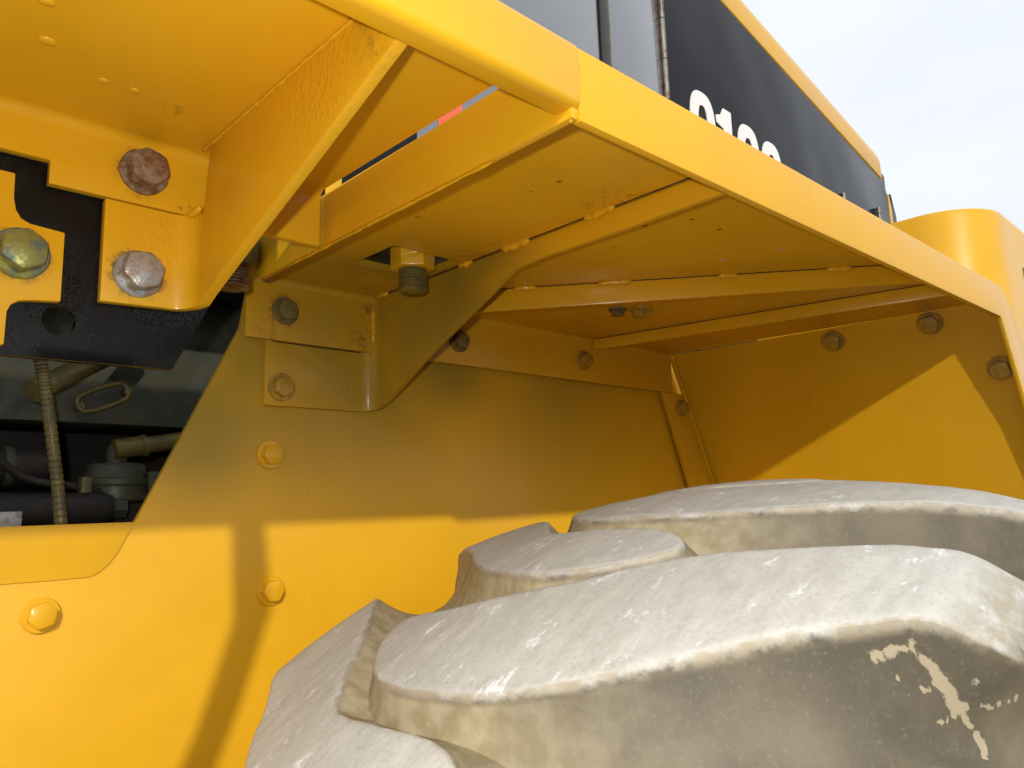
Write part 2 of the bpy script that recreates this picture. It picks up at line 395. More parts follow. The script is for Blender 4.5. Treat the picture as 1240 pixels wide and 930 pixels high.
# ------------------------------------------------------------------ lower body side
YP = 1.32
side = [(-0.9, -1.3), (2.75, -1.3), (2.75, 0.425), (0.60, 0.425), (0.585, 0.335), (0.418, -0.011), (-0.9, -0.011)]
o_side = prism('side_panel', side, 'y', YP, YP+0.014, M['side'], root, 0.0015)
sill = [(-0.9, -0.0125), (0.4165, -0.0125), (0.402, -0.040)] + [(0.402-0.030*(1-math.cos(t))-0.035*math.sin(t)*0.6, -0.040-0.052*math.sin(t)) for t in (0.35, 0.7, 1.05, 1.35, 1.57)] + [(0.30, -0.0925), (-0.9, -0.092)]
prism('sill_plate', sill, 'y', YP-0.0035, YP-0.0004, M['side'], o_side, 0.0012)
for x, z, a in ((0.646, 0.102, 0.1), (0.651, -0.141, 0.05), (0.292, -0.141, 0.3)):
    bolt((x, YP-0.0005 if z < 0.1 or x > 0.5 else YP-0.004, z), (0, -1, 0), 'yellow_bolt', o_side, a)
weld([(0.733, YP+0.0012, 0.19), (0.731, YP+0.0012, -0.12), (0.728, YP+0.0012, -0.45)], 0.0016, o_side, M['side'], 0.1, seed=3, name='panel_seam')

# ------------------------------------------------------------------ rear fender
ZD = 0.43
fen_path = rounded([(0.452, ZD), (1.297, ZD), (1.297, 0.3135)], [0, 0.012, 0])
lo = [0.524 if p[1] > 0.42 else 0.584 for p in fen_path]; hi = [1.99]+[1.915]*(len(fen_path)-1)
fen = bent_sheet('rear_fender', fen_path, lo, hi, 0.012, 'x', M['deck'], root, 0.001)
cut(fen, prism_bm([(0.703, 1.006), (0.846, 1.006), (0.846, 1.128), (0.703, 1.128)], 'z', 0.40, 0.50))
box('mount_pad', 0.66, 0.89, 0.97, 1.17, 0.458, 0.49, M['olive'], fen, 0.002)
stud(0.776, 1.052, 0.413, 0.372, M['yellow_bolt'], M['dirty_bolt'], fen)

# outer rim: turned-down lip, then down the sloping end
def rim_z(x, b): return b+0.0155*(x-0.52)
rim = [(0.5245, rim_z(0.52, 0.360)), (0.5225, rim_z(0.52, 0.438)), (1.985, rim_z(1.985, 0.438)), (1.997, 0.452), (2.16, 0.318), (2.62, -0.62), (2.54, -0.62), (2.088, 0.173), (1.958, rim_z(1.955, 0.360))]
rim = [(0.5245, rim_z(0.52, 0.360)), (0.5245, rim_z(0.52, 0.438)), (1.992, rim_z(1.99, 0.436)), (2.052, 0.415), (2.165, 0.318), (2.62, -0.62), (2.54, -0.62), (2.090, 0.173), (1.957, rim_z(1.955, 0.360))]
o_rim = prism('outer_rim', rim, 'y', 0.440, 0.4515, M['yellow'], fen, 0.004)
# end flange at the front of the fender
efl = [(0.442, 0.361), (1.095, 0.359), (1.108, 0.366), (1.112, 0.378), (1.112, ZD-0.0005), (0.442, ZD+0.006)]
prism('end_flange', efl, 'x', 0.514, 0.524, M['yellow'], fen, 0.002)
weld([(0.518, 0.447, 0.358), (0.520, 0.441, 0.40), (0.521, 0.440, 0.43)], 0.0035, fen, M['weld'], 0.4, seed=8)
weld([(0.517, 1.00, 0.358), (0.517, 0.55, 0.3585)], 0.0020, fen, M['weld'], 1.0, 0.008, seed=12)
# sloping end panel
bm = bmesh.new(); q = []
for dx in (0.0, 0.014):
    q.append([bm.verts.new(L(x+dx, y, z)) for x, y, z in ((1.918, 1.306, 0.428), (1.993, 0.453, 0.432), (2.515, 0.453, -0.616), (2.44, 1.306, -0.62))])
bm.faces.new(q[0]); bm.faces.new(q[1][::-1])
for i in range(4): bm.faces.new((q[0][i], q[0][(i+1) % 4], q[1][(i+1) % 4], q[1][i]))
endp = finish(bm, 'end_panel', M['yellow'], fen, 0.0)
leg = [(1.866, 0.3125), (1.972, 0.05), (2.27, -0.62), (2.435, -0.62), (2.10, 0.052), (1.972, 0.3125)]
prism('inner_leg', leg, 'y', 1.297, 1.309, M['yellow'], fen, 0.001)
weld([(1.916, 1.294, 0.424), (2.093, 1.294, 0.055), (2.30, 1.294, -0.35)], 0.006, fen, M['weld'], 0.2, seed=5)
weld([(1.866, 1.296, 0.312), (1.918, 1.294, 0.424)], 0.0025, fen, M['weld'], 0.2, seed=6)
en = Vector((-1.0, -0.05, -0.497))
def onend(y, z): return (1.918+(0.428-z)*0.498+(1.306-y)*0.088, y, z)
for y, z in ((0.842*0.985, 0.398), (0.598, 0.404), (0.478, 0.282)): bolt(onend(y, z), en, 'painted_bolt', fen, k=1.12)
for x, z, m_ in ((1.082, 0.367, 'dirty_bolt'), (1.513, 0.369, 'painted_bolt')): bolt((x, 1.2965, z), (0, -1, 0), m_, fen)
bolt((1.951, 1.2965, 0.27), (0, -1, 0), 'painted_bolt', fen)
bolt((0.659, 1.2965, 0.370), (0, -1, 0), 'dirty_bolt', fen, 0.3, label='dull olive bolt on the upper bracket flange')
bolt((1.385, 1.010, 0.430), (0, 0, -1), 'painted_bolt', fen, 0.2)
bolt((1.345, 1.045, 0.430), (0, 0, -1), 'dirty_bolt', fen, 0.2, 0.8)
# rear gusset: flange bolted to the body, bent to a rib that tapers under the deck
gp = rounded([(0.628, 1.309), (0.860, 1.309), (0.860, 0.455)], [0, 0.030, 0], 9)
gz = []
pts_prof = [(1.32, 0.190), (1.285, 0.197), (1.25, 0.212), (1.116, 0.283), (0.93, 0.366), (0.888, 0.387), (0.882, 0.389), (0.84, 0.392), (0.81, 0.393), (0.64, 0.392), (0.455, 0.394)]
ext = gp[:-1]+[(0.860, y) for y, z in pts_prof if y < 1.285]
lo = []
for x, y in ext:
    if x < 0.83: lo.append(0.192)
    else: lo.append(float(np.interp(-y, [-a for a, b in pts_prof], [b for a, b in pts_prof])))
hi = [0.428]*len(ext)
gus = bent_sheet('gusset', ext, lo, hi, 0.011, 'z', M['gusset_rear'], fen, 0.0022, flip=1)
bolt((0.660, 1.3085, 0.227), (0, -1, 0), 'painted_bolt', fen, 0.55)
# braces under the deck
def bar(name, a, b, h, t, parent, h2=None):
    a = Vector((*a, 0)); b = Vector((*b, 0)); d = (b-a).normalized(); n_ = Vector((-d.y, d.x, 0))*t
    bm = bmesh.new(); h2 = h2 or h
    vs = [bm.verts.new(L(p.x+s_.x, p.y+s_.y, z)) for p, hh in ((a, h), (b, h2)) for s_ in (Vector(), n_) for z in (ZD-0.0005, ZD-hh)]
    for f in ((0, 1, 3, 2), (4, 6, 7, 5), (0, 4, 5, 1), (2, 3, 7, 6), (1, 5, 7, 3), (0, 2, 6, 4)): bm.faces.new([vs[i] for i in f])
    return finish(bm, name, M['yellow'], parent, 0.0025)
b3 = bar('brace', (0.990, 1.142), (1.560, 0.455), 0.046, -0.012, fen, 0.038)
b4 = bar('brace', (1.560, 1.292), (1.735, 0.455), 0.030, -0.012, fen, 0.030)
rw = random.Random(4)
weld([(0.857, 1.29, ZD-0.001), (0.857, 1.24, ZD-0.001)], 0.0055, fen, M['weld'], 0.9, seed=21)
for y0, y1 in ((1.02, 0.98), (0.905, 0.835), (0.72, 0.655)): weld([(0.857, y0, ZD-0.002), (0.857, y1, ZD-0.002)], 0.0062, fen, M['weld'], 1.0, seed=int(y0*100))
for t0, t1 in ((0.10, 0.16), (0.29, 0.37), (0.55, 0.60), (0.78, 0.84)):
    A = Vector((0.990, 1.142, ZD-0.003)); B = Vector((1.560, 0.455, ZD-0.003)); off = Vector((-0.0125, -0.0104, 0))
    weld([A.lerp(B, t0)+off, A.lerp(B, t1)+off], 0.0058, fen, M['weld'], 0.5, seed=int(t0*100))
weld([(0.853, 1.294, 0.405), (0.853, 1.294, 0.325)], 0.005, fen, M['weld'], 0.6, seed=33)

for k, (a, b) in enumerate((((0.8575, 1.27, ZD-0.0005), (0.8575, 0.47, ZD-0.0005)), ((0.9802, 1.1337, ZD-0.0005), (1.5502, 0.4467, ZD-0.0005)),
                            ((1.5472, 1.288, ZD-0.0005), (1.7220, 0.457, ZD-0.0005)), ((0.640, 1.3075, 0.3125), (0.845, 1.3075, 0.3125)))):
    weld([a, b], 0.0011, fen, M['seam'], 0.5, 0.012, seed=60+k, name='joint_gap')

# ------------------------------------------------------------------ front fender (walkway piece) with its bracket
YF = 0.893
fp = rounded([(0.452, ZD+0.002), (YF, ZD+0.002), (YF, 0.3805), (YF, 0.380), (YF, 0.354)], [0, 0.013, 0, 0, 0])
lo = [-0.75]*len(fp); hi = [0.503]*len(fp); lo[-1] = 0.180; lo[-2] = 0.180
ff = bent_sheet('front_fender', fp, lo, hi, 0.011, 'x', M['front_fender'], root, 0.001)
rp = rounded([(0.462, 0.3705), (0.4365, 0.3705), (0.4365, 0.4385), (0.475, 0.4445)], [0, 0.010, 0.010, 0])
bent_sheet('outer_rim', rp, [-0.75]*len(rp), [0.5215]*len(rp), 0.008, 'x', M['yellow'], ff, 0.001, flip=-1)
fg = rounded([(0.236, YF+0.001), (0.334, YF+0.001), (0.334, 0.455)], [0, 0.026, 0], 9)
fpr = [(YF, 0.236), (0.868, 0.240), (0.85, 0.248), (0.80, 0.266), (0.65, 0.3175), (0.471, 0.380), (0.455, 0.386)]
ext = fg[:-1]+[(0.334, y) for y, z in fpr if y < 0.866]
lo = [0.2335 if x < 0.30 else float(np.interp(-y, [-a for a, b in fpr], [b for a, b in fpr])) for x, y in ext]
hi = [0.3535 if x < 0.333 else ZD+0.001 for x, y in ext]
hi = [0.3525 if y > 0.866 else ZD+0.0015 for x, y in ext]
bent_sheet('gusset', ext, lo, hi, 0.013, 'z', M['gusset_front'], ff, 0.0022)
weld([(0.331, 0.865, 0.356), (0.328, 0.884, 0.353), (0.322, 0.889, 0.352)], 0.0045, ff, M['weld'], 0.5, seed=41)
weld([(0.3335, 0.87, ZD), (0.3335, 0.46, ZD)], 0.0018, ff, M['weld'], 0.8, 0.006, seed=42)
bolt((0.274, YF-0.0005, 0.3925), (0, -1, 0), 'rust', ff, 0.75, 1.02, label='rust brown bolt with a broad washer', tilt=0.0)
bolt((0.273, YF, 0.270), (0, -1, 0), 'zinc', ff, 0.25, 1.02, label='silvery scuffed bolt with a rusty washer')
for x, y, k in ((0.128, 0.688, 0.007), (0.142, 0.749, 0.008), (0.200, 0.787, 0.006), (0.229, 0.786, 0.006)):
    bmd = bmesh.new(); bmesh.ops.create_uvsphere(bmd, u_segments=14, v_segments=8, radius=1.0, matrix=Matrix.Translation(L(x, y, ZD+0.002)) @ Matrix.Diagonal((k*S, k*0.9*S, k*0.35*S, 1)))
    finish(bmd, 'weld_pip', M['yellow'], ff, 0, 80)
stud(0.478, 1.115, 0.378, 0.340, M['dirty_bolt'], M['rust'], ff)

# black mounting plate behind, and the yellow bracket plate on it
bp = [(-0.75, 0.60), (0.43, 0.60), (0.43, 0.385), (0.321, 0.167), (-0.75, 0.160)]
o_bp = prism('mounting_plate', bp, 'y', YF+0.0155, YF+0.028, M['black'], root, 0.0012, label='black spattered steel mounting plate with a round hole')
cb = bmesh.new(); lathe_bm([(0.0165, -0.05), (0.0165, 0.05)], L(0.201, YF+0.02, 0.209), (0, 1, 0), 28, cb); cut(o_bp, cb)
yp = [(-0.75, 0.362), (0.150, 0.3575), (0.1505, 0.330), (0.153, 0.318), (0.158, 0.310), (0.166, 0.3062), (0.199, 0.3035), (0.199, 0.227), (0.170, 0.2235), (0.161, 0.2215), (0.1545, 0.2165), (0.1515, 0.209), (0.151, 0.174), (-0.75, 0.171)]
o_yp = prism('bracket_plate', yp, 'y', YF+0.003, YF+0.0150, M['bracket'], root, 0.0018)
bolt((0.159, YF+0.0025, 0.271), (0, -1, 0), 'green_zinc', o_yp, 0.45, 1.02, label='greenish yellow passivated bolt')

# ------------------------------------------------------------------ inside the opening
fb = prism('frame_beam', [(-0.8, 0.60), (1.2, 0.60), (1.2, 0.180), (-0.8, 0.185)], 'y', 1.66, 1.80, M['olive'], root, 0.006)
ring = []
for k in range(40):
    a = 2*math.pi*k/40; u = 0.030*max(-1, min(1, math.cos(a)*1.6))+0.018*math.cos(a); w = 0.020*math.sin(a)
    ca, sa = math.cos(0.42), math.sin(0.42); ring.append(L(0.447+u*ca-w*sa, 1.632, 0.232+u*sa+w*ca))
finish(tube_bm(ring, 0.0052, 8, closed=True), 'tie_loop', M['hose'], fb, 0, 80)
for dx, dz in ((-0.040, -0.020), (0.045, 0.016)):
    finish(tube_bm([L(0.447+dx, 1.63, 0.232+dz), L(0.447+dx, 1.668, 0.232+dz)], 0.008, 10), 'loop_foot', M['hose'], fb, 0, 60)
box('inner_floor', -0.8, 1.2, 1.45, 2.3, -0.30, -0.12, M['dark_iron'], root, 0.004)
box('back_plate', -0.8, 1.2, 2.2, 2.25, -0.3, 0.6, M['dark_iron'], root, 0.004)
hp = spline([(0.268, 1.43, 0.36), (0.292, 1.43, 0.262), (0.305, 1.43, 0.20), (0.322, 1.43, 0.10), (0.337, 1.43, 0.0), (0.35, 1.44, -0.12)], 40)
hr = [0.0100*(1.0 if k % 4 else 0.88) for k in range(len(hp))]
finish(tube_bm([L(*p) for p in hp], hr, 12), 'ribbed_hose', M['hose'], root, 0, 50)
finish(tube_bm([L(0.30, 1.50, 0.215), L(0.47, 1.60, 0.330)], 0.020, 14), 'brace_rod', M['hose'], root, 0, 60)
pl = finish(tube_bm([L(*p) for p in spline([(0.470, 1.60, 0.128), (0.52, 1.60, 0.137), (0.60, 1.60, 0.152), (0.75, 1.60, 0.185)], 8)], 0.0165, 16), 'coolant_pipe', M['hose'], root, 0, 60)
finish(tube_bm([L(0.462, 1.60, 0.127), L(0.515, 1.60, 0.136)], 0.0195, 16), 'hose_end', M['hose'], pl, 0, 50)
finish(tube_bm([L(0.512, 1.598, 0.135), L(0.520, 1.598, 0.137)], 0.0215, 16), 'hose_clamp', M['hose'], pl, 0, 40)
cap = finish(lathe_bm([(0.05, -0.03), (0.057, -0.026), (0.057, 0.0), (0.060, 0.004), (0.060, 0.014), (0.055, 0.018), (0.052, 0.040), (0.047, 0.045), (0.018, 0.046), (0.018, 0.075), (0.014, 0.082)], L(0.473, 1.62, 0.055), (0, 0, 1), 36), 'filter_housing', M['olive'], root, 0, 35)
finish(prism_bm([(0.520, 0.046), (0.548, 0.046), (0.553, 0.056), (0.553, 0.074), (0.546, 0.084), (0.520, 0.084)], 'y', 1.575, 1.60), 'latch', M['olive'], cap, 0.003)
finish(tube_bm([L(0.535, 1.57, 0.065), L(0.562, 1.57, 0.065)], 0.007, 10), 'latch_pin', M['hose'], cap, 0, 50)
finish(tube_bm([L(-0.5, 1.62, 0.094), L(0.345, 1.62, 0.094), L(0.352, 1.62, 0.094)], [0.034, 0.034, 0.030], 22), 'hydraulic_cylinder', M['dark_iron'], root, 0, 50)
finish(tube_bm([L(-0.5, 1.56, 0.012), L(0.435, 1.56, 0.014), L(0.45, 1.56, 0.014)], [0.030, 0.030, 0.024], 22), 'drive_shaft', M['dark_iron'], root, 0, 50)
prism('casting', [(-0.8, -0.12), (0.60, -0.12), (0.60, 0.02), (0.52, 0.045), (0.30, 0.050), (-0.8, 0.060)], 'y', 1.66, 1.85, M['dark_iron'], root, 0.012)
finish(tube_bm([L(*p) for p in spline([(0.20, 1.52, 0.16), (0.30, 1.56, 0.075), (0.39, 1.57, 0.055), (0.50, 1.60, 0.03)], 10)], 0.0075, 10), 'wiring_loom', M['dark_iron'], root, 0, 60)
for x in (0.235, 0.262, 0.288): finish(lathe_bm([(0.035, -0.003), (0.0365, 0.0), (0.0365, 0.008), (0.035, 0.011)], L(x, 1.62, 0.094), (1, 0, 0), 24), 'cylinder_band', M['olive'], root, 0, 40)
finish(tube_bm([L(0.440, 1.56, 0.014), L(0.475, 1.56, 0.014)], 0.019, 6), 'hex_fitting', M['olive'], root, 0, 20)
box('cable_clip', 0.395, 0.412, 1.545, 1.575, 0.042, 0.072, M['hose'], root, 0.002)
box('label_plate', 0.22, 0.300, 1.519, 1.523, -0.03, 0.012, M['zinc'], root, 0.0005)

# ------------------------------------------------------------------ hood above the fender
YH = 1.40
def htop(x): return 1.985-0.197*(x-2.56)
hood = prism('hood', [(-0.9, 0.46), (4.24, 0.46), (4.24, htop(4.24)+0.06), (1.0, htop(1.0)+0.06), (-0.9, 2.3)], 'y', YH+0.012, 3.0, M['trim'], root, 0.01)
prism('cab_side_panel', [(1.05, 0.5), (1.781, 0.5), (1.781, 2.2), (1.05, 2.2)], 'y', YH, YH+0.010, M['glass'], hood, 0.002)
prism('cab_lower_panel', [(-0.9, 0.5), (1.045, 0.5), (1.045, 2.2), (-0.9, 2.2)], 'y', YH, YH+0.010, M['hood'], hood, 0.002)
box('reflective_strip', 1.115, 1.195, YH-0.003, YH-0.0005, 0.86, 1.035, M['orange'], hood, 0.0005)
box('yellow_strip', 0.80, 0.84, YH-0.003, YH-0.0005, 0.60, 0.75, M['yellow'], hood, 0.0005)
box('pillar_trim', 1.785, 1.828, YH-0.006, YH+0.008, 0.5, 2.1, M['trim'], hood, 0.004)
box('pillar_edge', 1.829, 1.836, YH-0.004, YH+0.004, 0.5, 2.1, M['hose'], hood, 0.001)
prism('door_strip', [(1.84, 0.5), (2.128, 0.5), (2.128, htop(2.128)), (1.84, htop(1.84))], 'y', YH, YH+0.010, M['glass'], hood, 0.002)
z = 0.6
while z < 2.05:
    finish(lathe_bm([(0.0095, 0.0), (0.0105, 0.004), (0.0105, 0.150), (0.0095, 0.154)], L(2.140, YH-0.004, z), (0, 0, 1), 14), 'hinge_knuckle', M['hinge'], hood, 0, 40); z += 0.157
hd = []
N = 10
r = 0.10
hdoor = [(2.152, 0.5), (4.215, 0.5)] + [(4.215-r*(1-math.cos(t)), htop(4.2)-r+r*math.sin(t)) for t in [k*1.35/8 for k in range(9)]] + [(2.152, htop(2.152))]
hp_ = prism('hood_door', hdoor, 'y', YH, YH+0.010, M['hood'], hood, 0.002, label='glossy black hood side door with white number')
# yellow hood top rolling over the black side
tp = [(YH+0.004, 0.012), (YH+0.004, 0.100), (YH+0.012, 0.135), (YH+0.03, 0.160), (YH+0.10, 0.185), (3.0, 0.22), (3.0, 0.0), (YH+0.03, 0.0)]
bm = bmesh.new(); ringA = [bm.verts.new(L(0.9, y, htop(0.9)+z)) for y, z in tp]; ringB = [bm.verts.new(L(4.17, y, htop(4.17)+z)) for y, z in tp]; ringC = [bm.verts.new(L(4.27, y+0.05, htop(4.30)+z*0.5-0.12)) for y, z in tp]
for A, B in ((ringA, ringB), (ringB, ringC)):
    for i in range(len(tp)): bm.faces.new((A[i], A[(i+1) % len(tp)], B[(i+1) % len(tp)], B[i]))
bm.faces.new(ringA[::-1]); bm.faces.new(ringC)
finish(bm, 'hood_top', M['yellow'], hood, 0.004, 50)
prism('hood_end_strip', [(4.245, 0.5), (4.262, 0.5), (4.262, 1.52), (4.235, 1.60), (4.225, 1.60)], 'y', YH, YH+0.02, M['yellow'], hood, 0.002)
prism('rear_grille_edge', [(4.265, 0.5), (4.33, 0.5), (4.33, 1.50), (4.28, 1.62)], 'y', YH+0.004, 2.9, M['trim'], hood, 0.004)
def ring_digit(cx, top, w, h, st):          # bold rounded zero
    bm = bmesh.new(); n_ = 40; loops = []
    for (ww, hh) in ((w/2, h/2), (w/2-st, h/2-st)):
        lp = []
        for k in range(n_):
            t = 2*math.pi*k/n_; c_, s_ = math.cos(t), math.sin(t); e = 0.72
            lp.append((cx+ww*math.copysign(abs(c_)**e, c_), top-h/2+hh*math.copysign(abs(s_)**e, s_)))
        loops.append(lp)
    V = [[[bm.verts.new(L(x, y, z)) for x, z in lp] for lp in loops] for y in (YH-0.0035, YH-0.0005)]
    for i in range(n_):
        j = (i+1) % n_
        bm.faces.new((V[0][0][i], V[0][0][j], V[0][1][j], V[0][1][i])); bm.faces.new((V[0][0][i], V[1][0][i], V[1][0][j], V[0][0][j])); bm.faces.new((V[0][1][i], V[0][1][j], V[1][1][j], V[1][1][i]))
    return finish(bm, 'digit', M['white'], hp_, 0, 40)
def dtop(x): return 1.503-0.065*(x-2.36)
ring_digit(2.372, dtop(2.372), 0.172, 0.30, 0.054)
t1 = dtop(2.545)
prism('digit', [(2.580, t1), (2.580, t1-0.30), (2.518, t1-0.30), (2.518, t1-0.088), (2.470, t1-0.075), (2.466, t1-0.045), (2.500, t1-0.034), (2.522, t1)], 'y', YH-0.0035, YH-0.0005, M['white'], hp_, 0)
ring_digit(2.705, dtop(2.705), 0.172, 0.30, 0.054)
ring_digit(2.895, dtop(2.895), 0.172, 0.30, 0.054)
for x, z in ((3.59, 1.40), (4.03, 1.44)):
    finish(tube_bm([L(x, YH-0.01, z-0.05), L(x, YH-0.01, z+0.03)], 0.010, 8), 'latch_pin', M['hinge'], hood, 0, 50)
box('latch_plate', 3.60, 4.05, YH-0.006, YH-0.001, 1.22, 1.40, M['trim'], hood, 0.002)

# ------------------------------------------------------------------ counterweight behind the fender
cwr = 0.20; cx0, cy0 = 2.65, 0.600
poly = [(cx0, 3.0)] + [(cx0+cwr*(1-math.cos(t)), cy0+cwr*(1-math.sin(t))) for t in [k*math.pi/2/14 for k in range(15)]] + [(4.25, cy0), (4.25, 3.0)]
cw = prism('counterweight', poly, 'z', -1.3, 0.905, M['yellow'], root, 0.02, smooth=50)
box('door_gap', 3.03, 3.08, cy0-0.001, cy0+0.02, 0.12, 0.75, M['dark_iron'], cw, 0.0)

# ------------------------------------------------------------------ access ladder (its stringer throws the bent shadow on the body)
def ladder_stringer(dx):
    a = [(-0.050, 0.425), (0.002, 0.425), (0.006, 0.366), (0.020, 0.235), (-0.036, 0.075), (-0.20, -0.30), (-0.20, -1.6), (-0.26, -1.6), (-0.26, -0.30), (-0.097, 0.05), (-0.040, 0.215)]
    return [(x+dx+0.006, z+0.030) for x, z in a]
lad = prism('access_ladder', ladder_stringer(0), 'y', 0.350, 0.370, M['yellow'], root, 0.003)
box('ladder_mount', -0.044, 0.008, 0.3705, 0.468, 0.446, 0.4550, M['yellow'], lad, 0.002)
prism('stringer', ladder_stringer(-0.62), 'y', 0.350, 0.370, M['yellow'], lad, 0.003)
for z in (-0.55, -0.95, -1.35): box('rung', -0.82, -0.250, 0.325, 0.395, z, z+0.03, M['trim'], lad, 0.003)

# ------------------------------------------------------------------ tyre
XC, ZC = 1.14, -1.24
rs = np.random.RandomState(5)
def vnoise(x, y, seed=0):
    xi = np.floor(x).astype(int); yi = np.floor(y).astype(int); fx = x-xi; fy = y-yi
    def hsh(a, b):
        h = (a*374761393+b*668265263+seed*974711) & 0x7fffffff
        h = ((h ^ (h >> 13))*1274126177) & 0x7fffffff
        return ((h ^ (h >> 16)) & 0xffff)/65535.0
    u = fx*fx*(3-2*fx); v = fy*fy*(3-2*fy)
    return (hsh(xi, yi)*(1-u)+hsh(xi+1, yi)*u)*(1-v)+(hsh(xi, yi+1)*(1-u)+hsh(xi+1, yi+1)*u)*v-0.5
def fbm(x, y, o=4, seed=0): return sum(vnoise(x*2**k, y*2**k, seed+k)/2**k for k in range(o))

PV = np.array([-0.16, 0.0, 0.09, 0.16, 0.215, 0.240, 0.28, 0.40, 0.50, 0.66, 0.75, 0.80, 0.90, 1.0, 1.035, 1.08, 1.14, 1.24, 1.40])
PY = np.array([0.15, 0.16, 0.172, 0.186, 0.209, 0.2385, 0.28, 0.40, 0.50, 0.66, 0.75, 0.80, 0.90, 1.0, 1.030, 1.052, 1.070, 1.09, 1.10])
PR = np.array([0.85, 1.01, 1.080, 1.135, 1.181, 1.211, 1.228, 1.254, 1.262, 1.263, 1.2535, 1.245, 1.226, 1.204, 1.190, 1.155, 1.10, 1.0, 0.85])
FY = np.array([0.15, 0.165, 0.20, 0.228, 0.255, 0.270, 0.295, 0.40, 0.50, 0.66, 0.75, 0.80, 0.90, 0.985, 1.008, 1.025, 1.045, 1.085, 1.10])
FR = np.array([0.85, 1.005, 1.06, 1.095, 1.117, 1.132, 1.145, 1.182, 1.198, 1.205, 1.196, 1.188, 1.167, 1.140, 1.126, 1.09, 1.055, 0.995, 0.85])
def smooth_interp(v, P):          # monotone-ish cubic
    d = np.gradient(P, PV); i = np.clip(np.searchsorted(PV, v)-1, 0, len(PV)-2); h = PV[i+1]-PV[i]; t = (v-PV[i])/h
    return (2*t**3-3*t**2+1)*P[i]+(t**3-2*t**2+t)*h*d[i]+(-2*t**3+3*t**2)*P[i+1]+(t**3-t**2)*h*d[i+1]
PER = 360/21
outer = [(-32.2, .675), (-32.25, .61), (-31.5, .535), (-29.9, .464), (-28.0, .405), (-25.9, .352), (-23.5, .303), (-21.0, .255), (-19.3, .215), (-17.5, .15), (-16.5, .04),
         (-9.0, .04), (-10.2, .15), (-13.0, .22), (-13.9, .245), (-15.2, .29), (-17.6, .353), (-21.6, .49), (-24.2, .568), (-26.8, .706), (-27.2, .76), (-27.6, .79), (-29.3, .782), (-31.3, .735)]
inner = [(-17.6, .56), (-17.75, .64), (-17.7, .70), (-17.0, .745), (-12.6, .84), (-9.2, .925), (-6.4, 1.0), (-5.2, 1.06), (-4.6, 1.17), (-13.0, 1.17), (-13.6, 1.06), (-14.6, 1.0), (-17.1, .907), (-19.6, .84), (-22.0, .753), (-23.2, .655), (-22.75, .585), (-21.5, .53), (-19.8, .497), (-18.3, .515)]
from mathutils.geometry import delaunay_2d_cdt
WID, EDGE = 0.088, 0.006
def height(D):                    # worn flat crown, rounded lip, steep flank that runs out in a fillet
    t = np.clip(D/WID, 0, 1); H = np.where(D <= 0, 1.0, (1-t)**2.6)
    H = np.where(D > EDGE, H*(0.97/((1-EDGE/WID)**2.6)), 1-0.03*np.clip((D+0.002)/(EDGE+0.002), 0, 1)**2)
    return H-0.06*np.clip((D-0.06)/(WID-0.06), 0, 1)**2
def place(U, V, D):               # (angle*1.25, across, distance to the outline) -> design position and masks
    H = height(D)
    dish = fbm(U*4+7, V*4, 2, 11)*0.004+fbm(U*40, V*16, 2, 17)*0.0006+fbm(U*95, V*60, 2, 27)*0.0004
    rt = smooth_interp(V, PR)+dish*np.clip(H, 0, 1); rf = smooth_interp(V, FR)+fbm(U*8, V*8, 3, 5)*0.004
    y = smooth_interp(V, FY)*(1-H)+smooth_interp(V, PY)*H; rr = rf+(rt-rf)*H; th = U/1.25
    P = np.stack([XC+rr*np.sin(th), y, ZC+rr*np.cos(th)], -1)
    sh = np.clip((0.245-V)/0.06, 0, 1)+np.clip((V-1.06)/0.06, 0, 1)
    wear = (1-np.clip((D-0.002)/0.013, 0, 1))*(1-np.clip(sh, 0, 1)*0.50)
    floor = np.clip((1.03-H)/0.22, 0, 1)*(1-np.clip((0.74-V)/0.46, 0, 1)*0.88)
    return P, wear, floor
# thrown mud on the flank of the near lug: a forked splash
K = {1: (0.699, 0.255, -0.124), 2: (0.721, 0.243, -0.156), 3: (0.739, 0.236, -0.184), 4: (0.752, 0.223, -0.211), 5: (0.750, 0.219, -0.223), 6: (0.674, 0.277, -0.136), 7: (0.696, 0.258, -0.130),
     8: (0.704, 0.255, -0.164), 9: (0.730, 0.238, -0.165), 10: (0.748, 0.224, -0.158), 11: (0.742, 0.233, -0.183), 12: (0.760, 0.219, -0.183), 13: (0.780, 0.203, -0.177), 14: (0.735, 0.238, -0.189), 15: (0.704, 0.254, -0.194), 16: (0.655, 0.274, -0.212),
     17: (0.468, 0.601, -0.176), 18: (0.462, 0.614, -0.214)}
SEG = [(1, 2, .0040, .0056), (2, 3, .0060, .0070), (3, 4, .0050, .0034), (4, 5, .0040, .0056), (6, 7, .0060, .0042), (8, 2, .0024, .0030), (9, 10, .0044, .0052), (11, 12, .0030, .0020), (12, 13, .0020, .0030), (15, 14, .0024, .0032), (17, 18, .0030, .0020)]
BLOBS = []
for i, j, ra, rb in SEG:
    a_, b_ = np.array(K[i]), np.array(K[j]); n_ = max(3, int(np.linalg.norm(b_-a_)/0.0028))
    for k in range(n_+1):
        f_ = k/n_; BLOBS.append((a_+(b_-a_)*f_+0.8*np.array([RNG.uniform(-1, 1), RNG.uniform(-1, 1), RNG.uniform(-1, 1)])*0.0022, (ra+(rb-ra)*f_)*RNG.uniform(0.50, 0.95)))
for k in range(60):
    q_ = np.array(K[8])+(np.array(K[15])-np.array(K[8]))*RNG.random()+np.array([RNG.uniform(-.04, .03), RNG.uniform(-.01, .01), RNG.uniform(-.025, .02)])
    BLOBS.append((q_, RNG.uniform(.0010, .0024)))
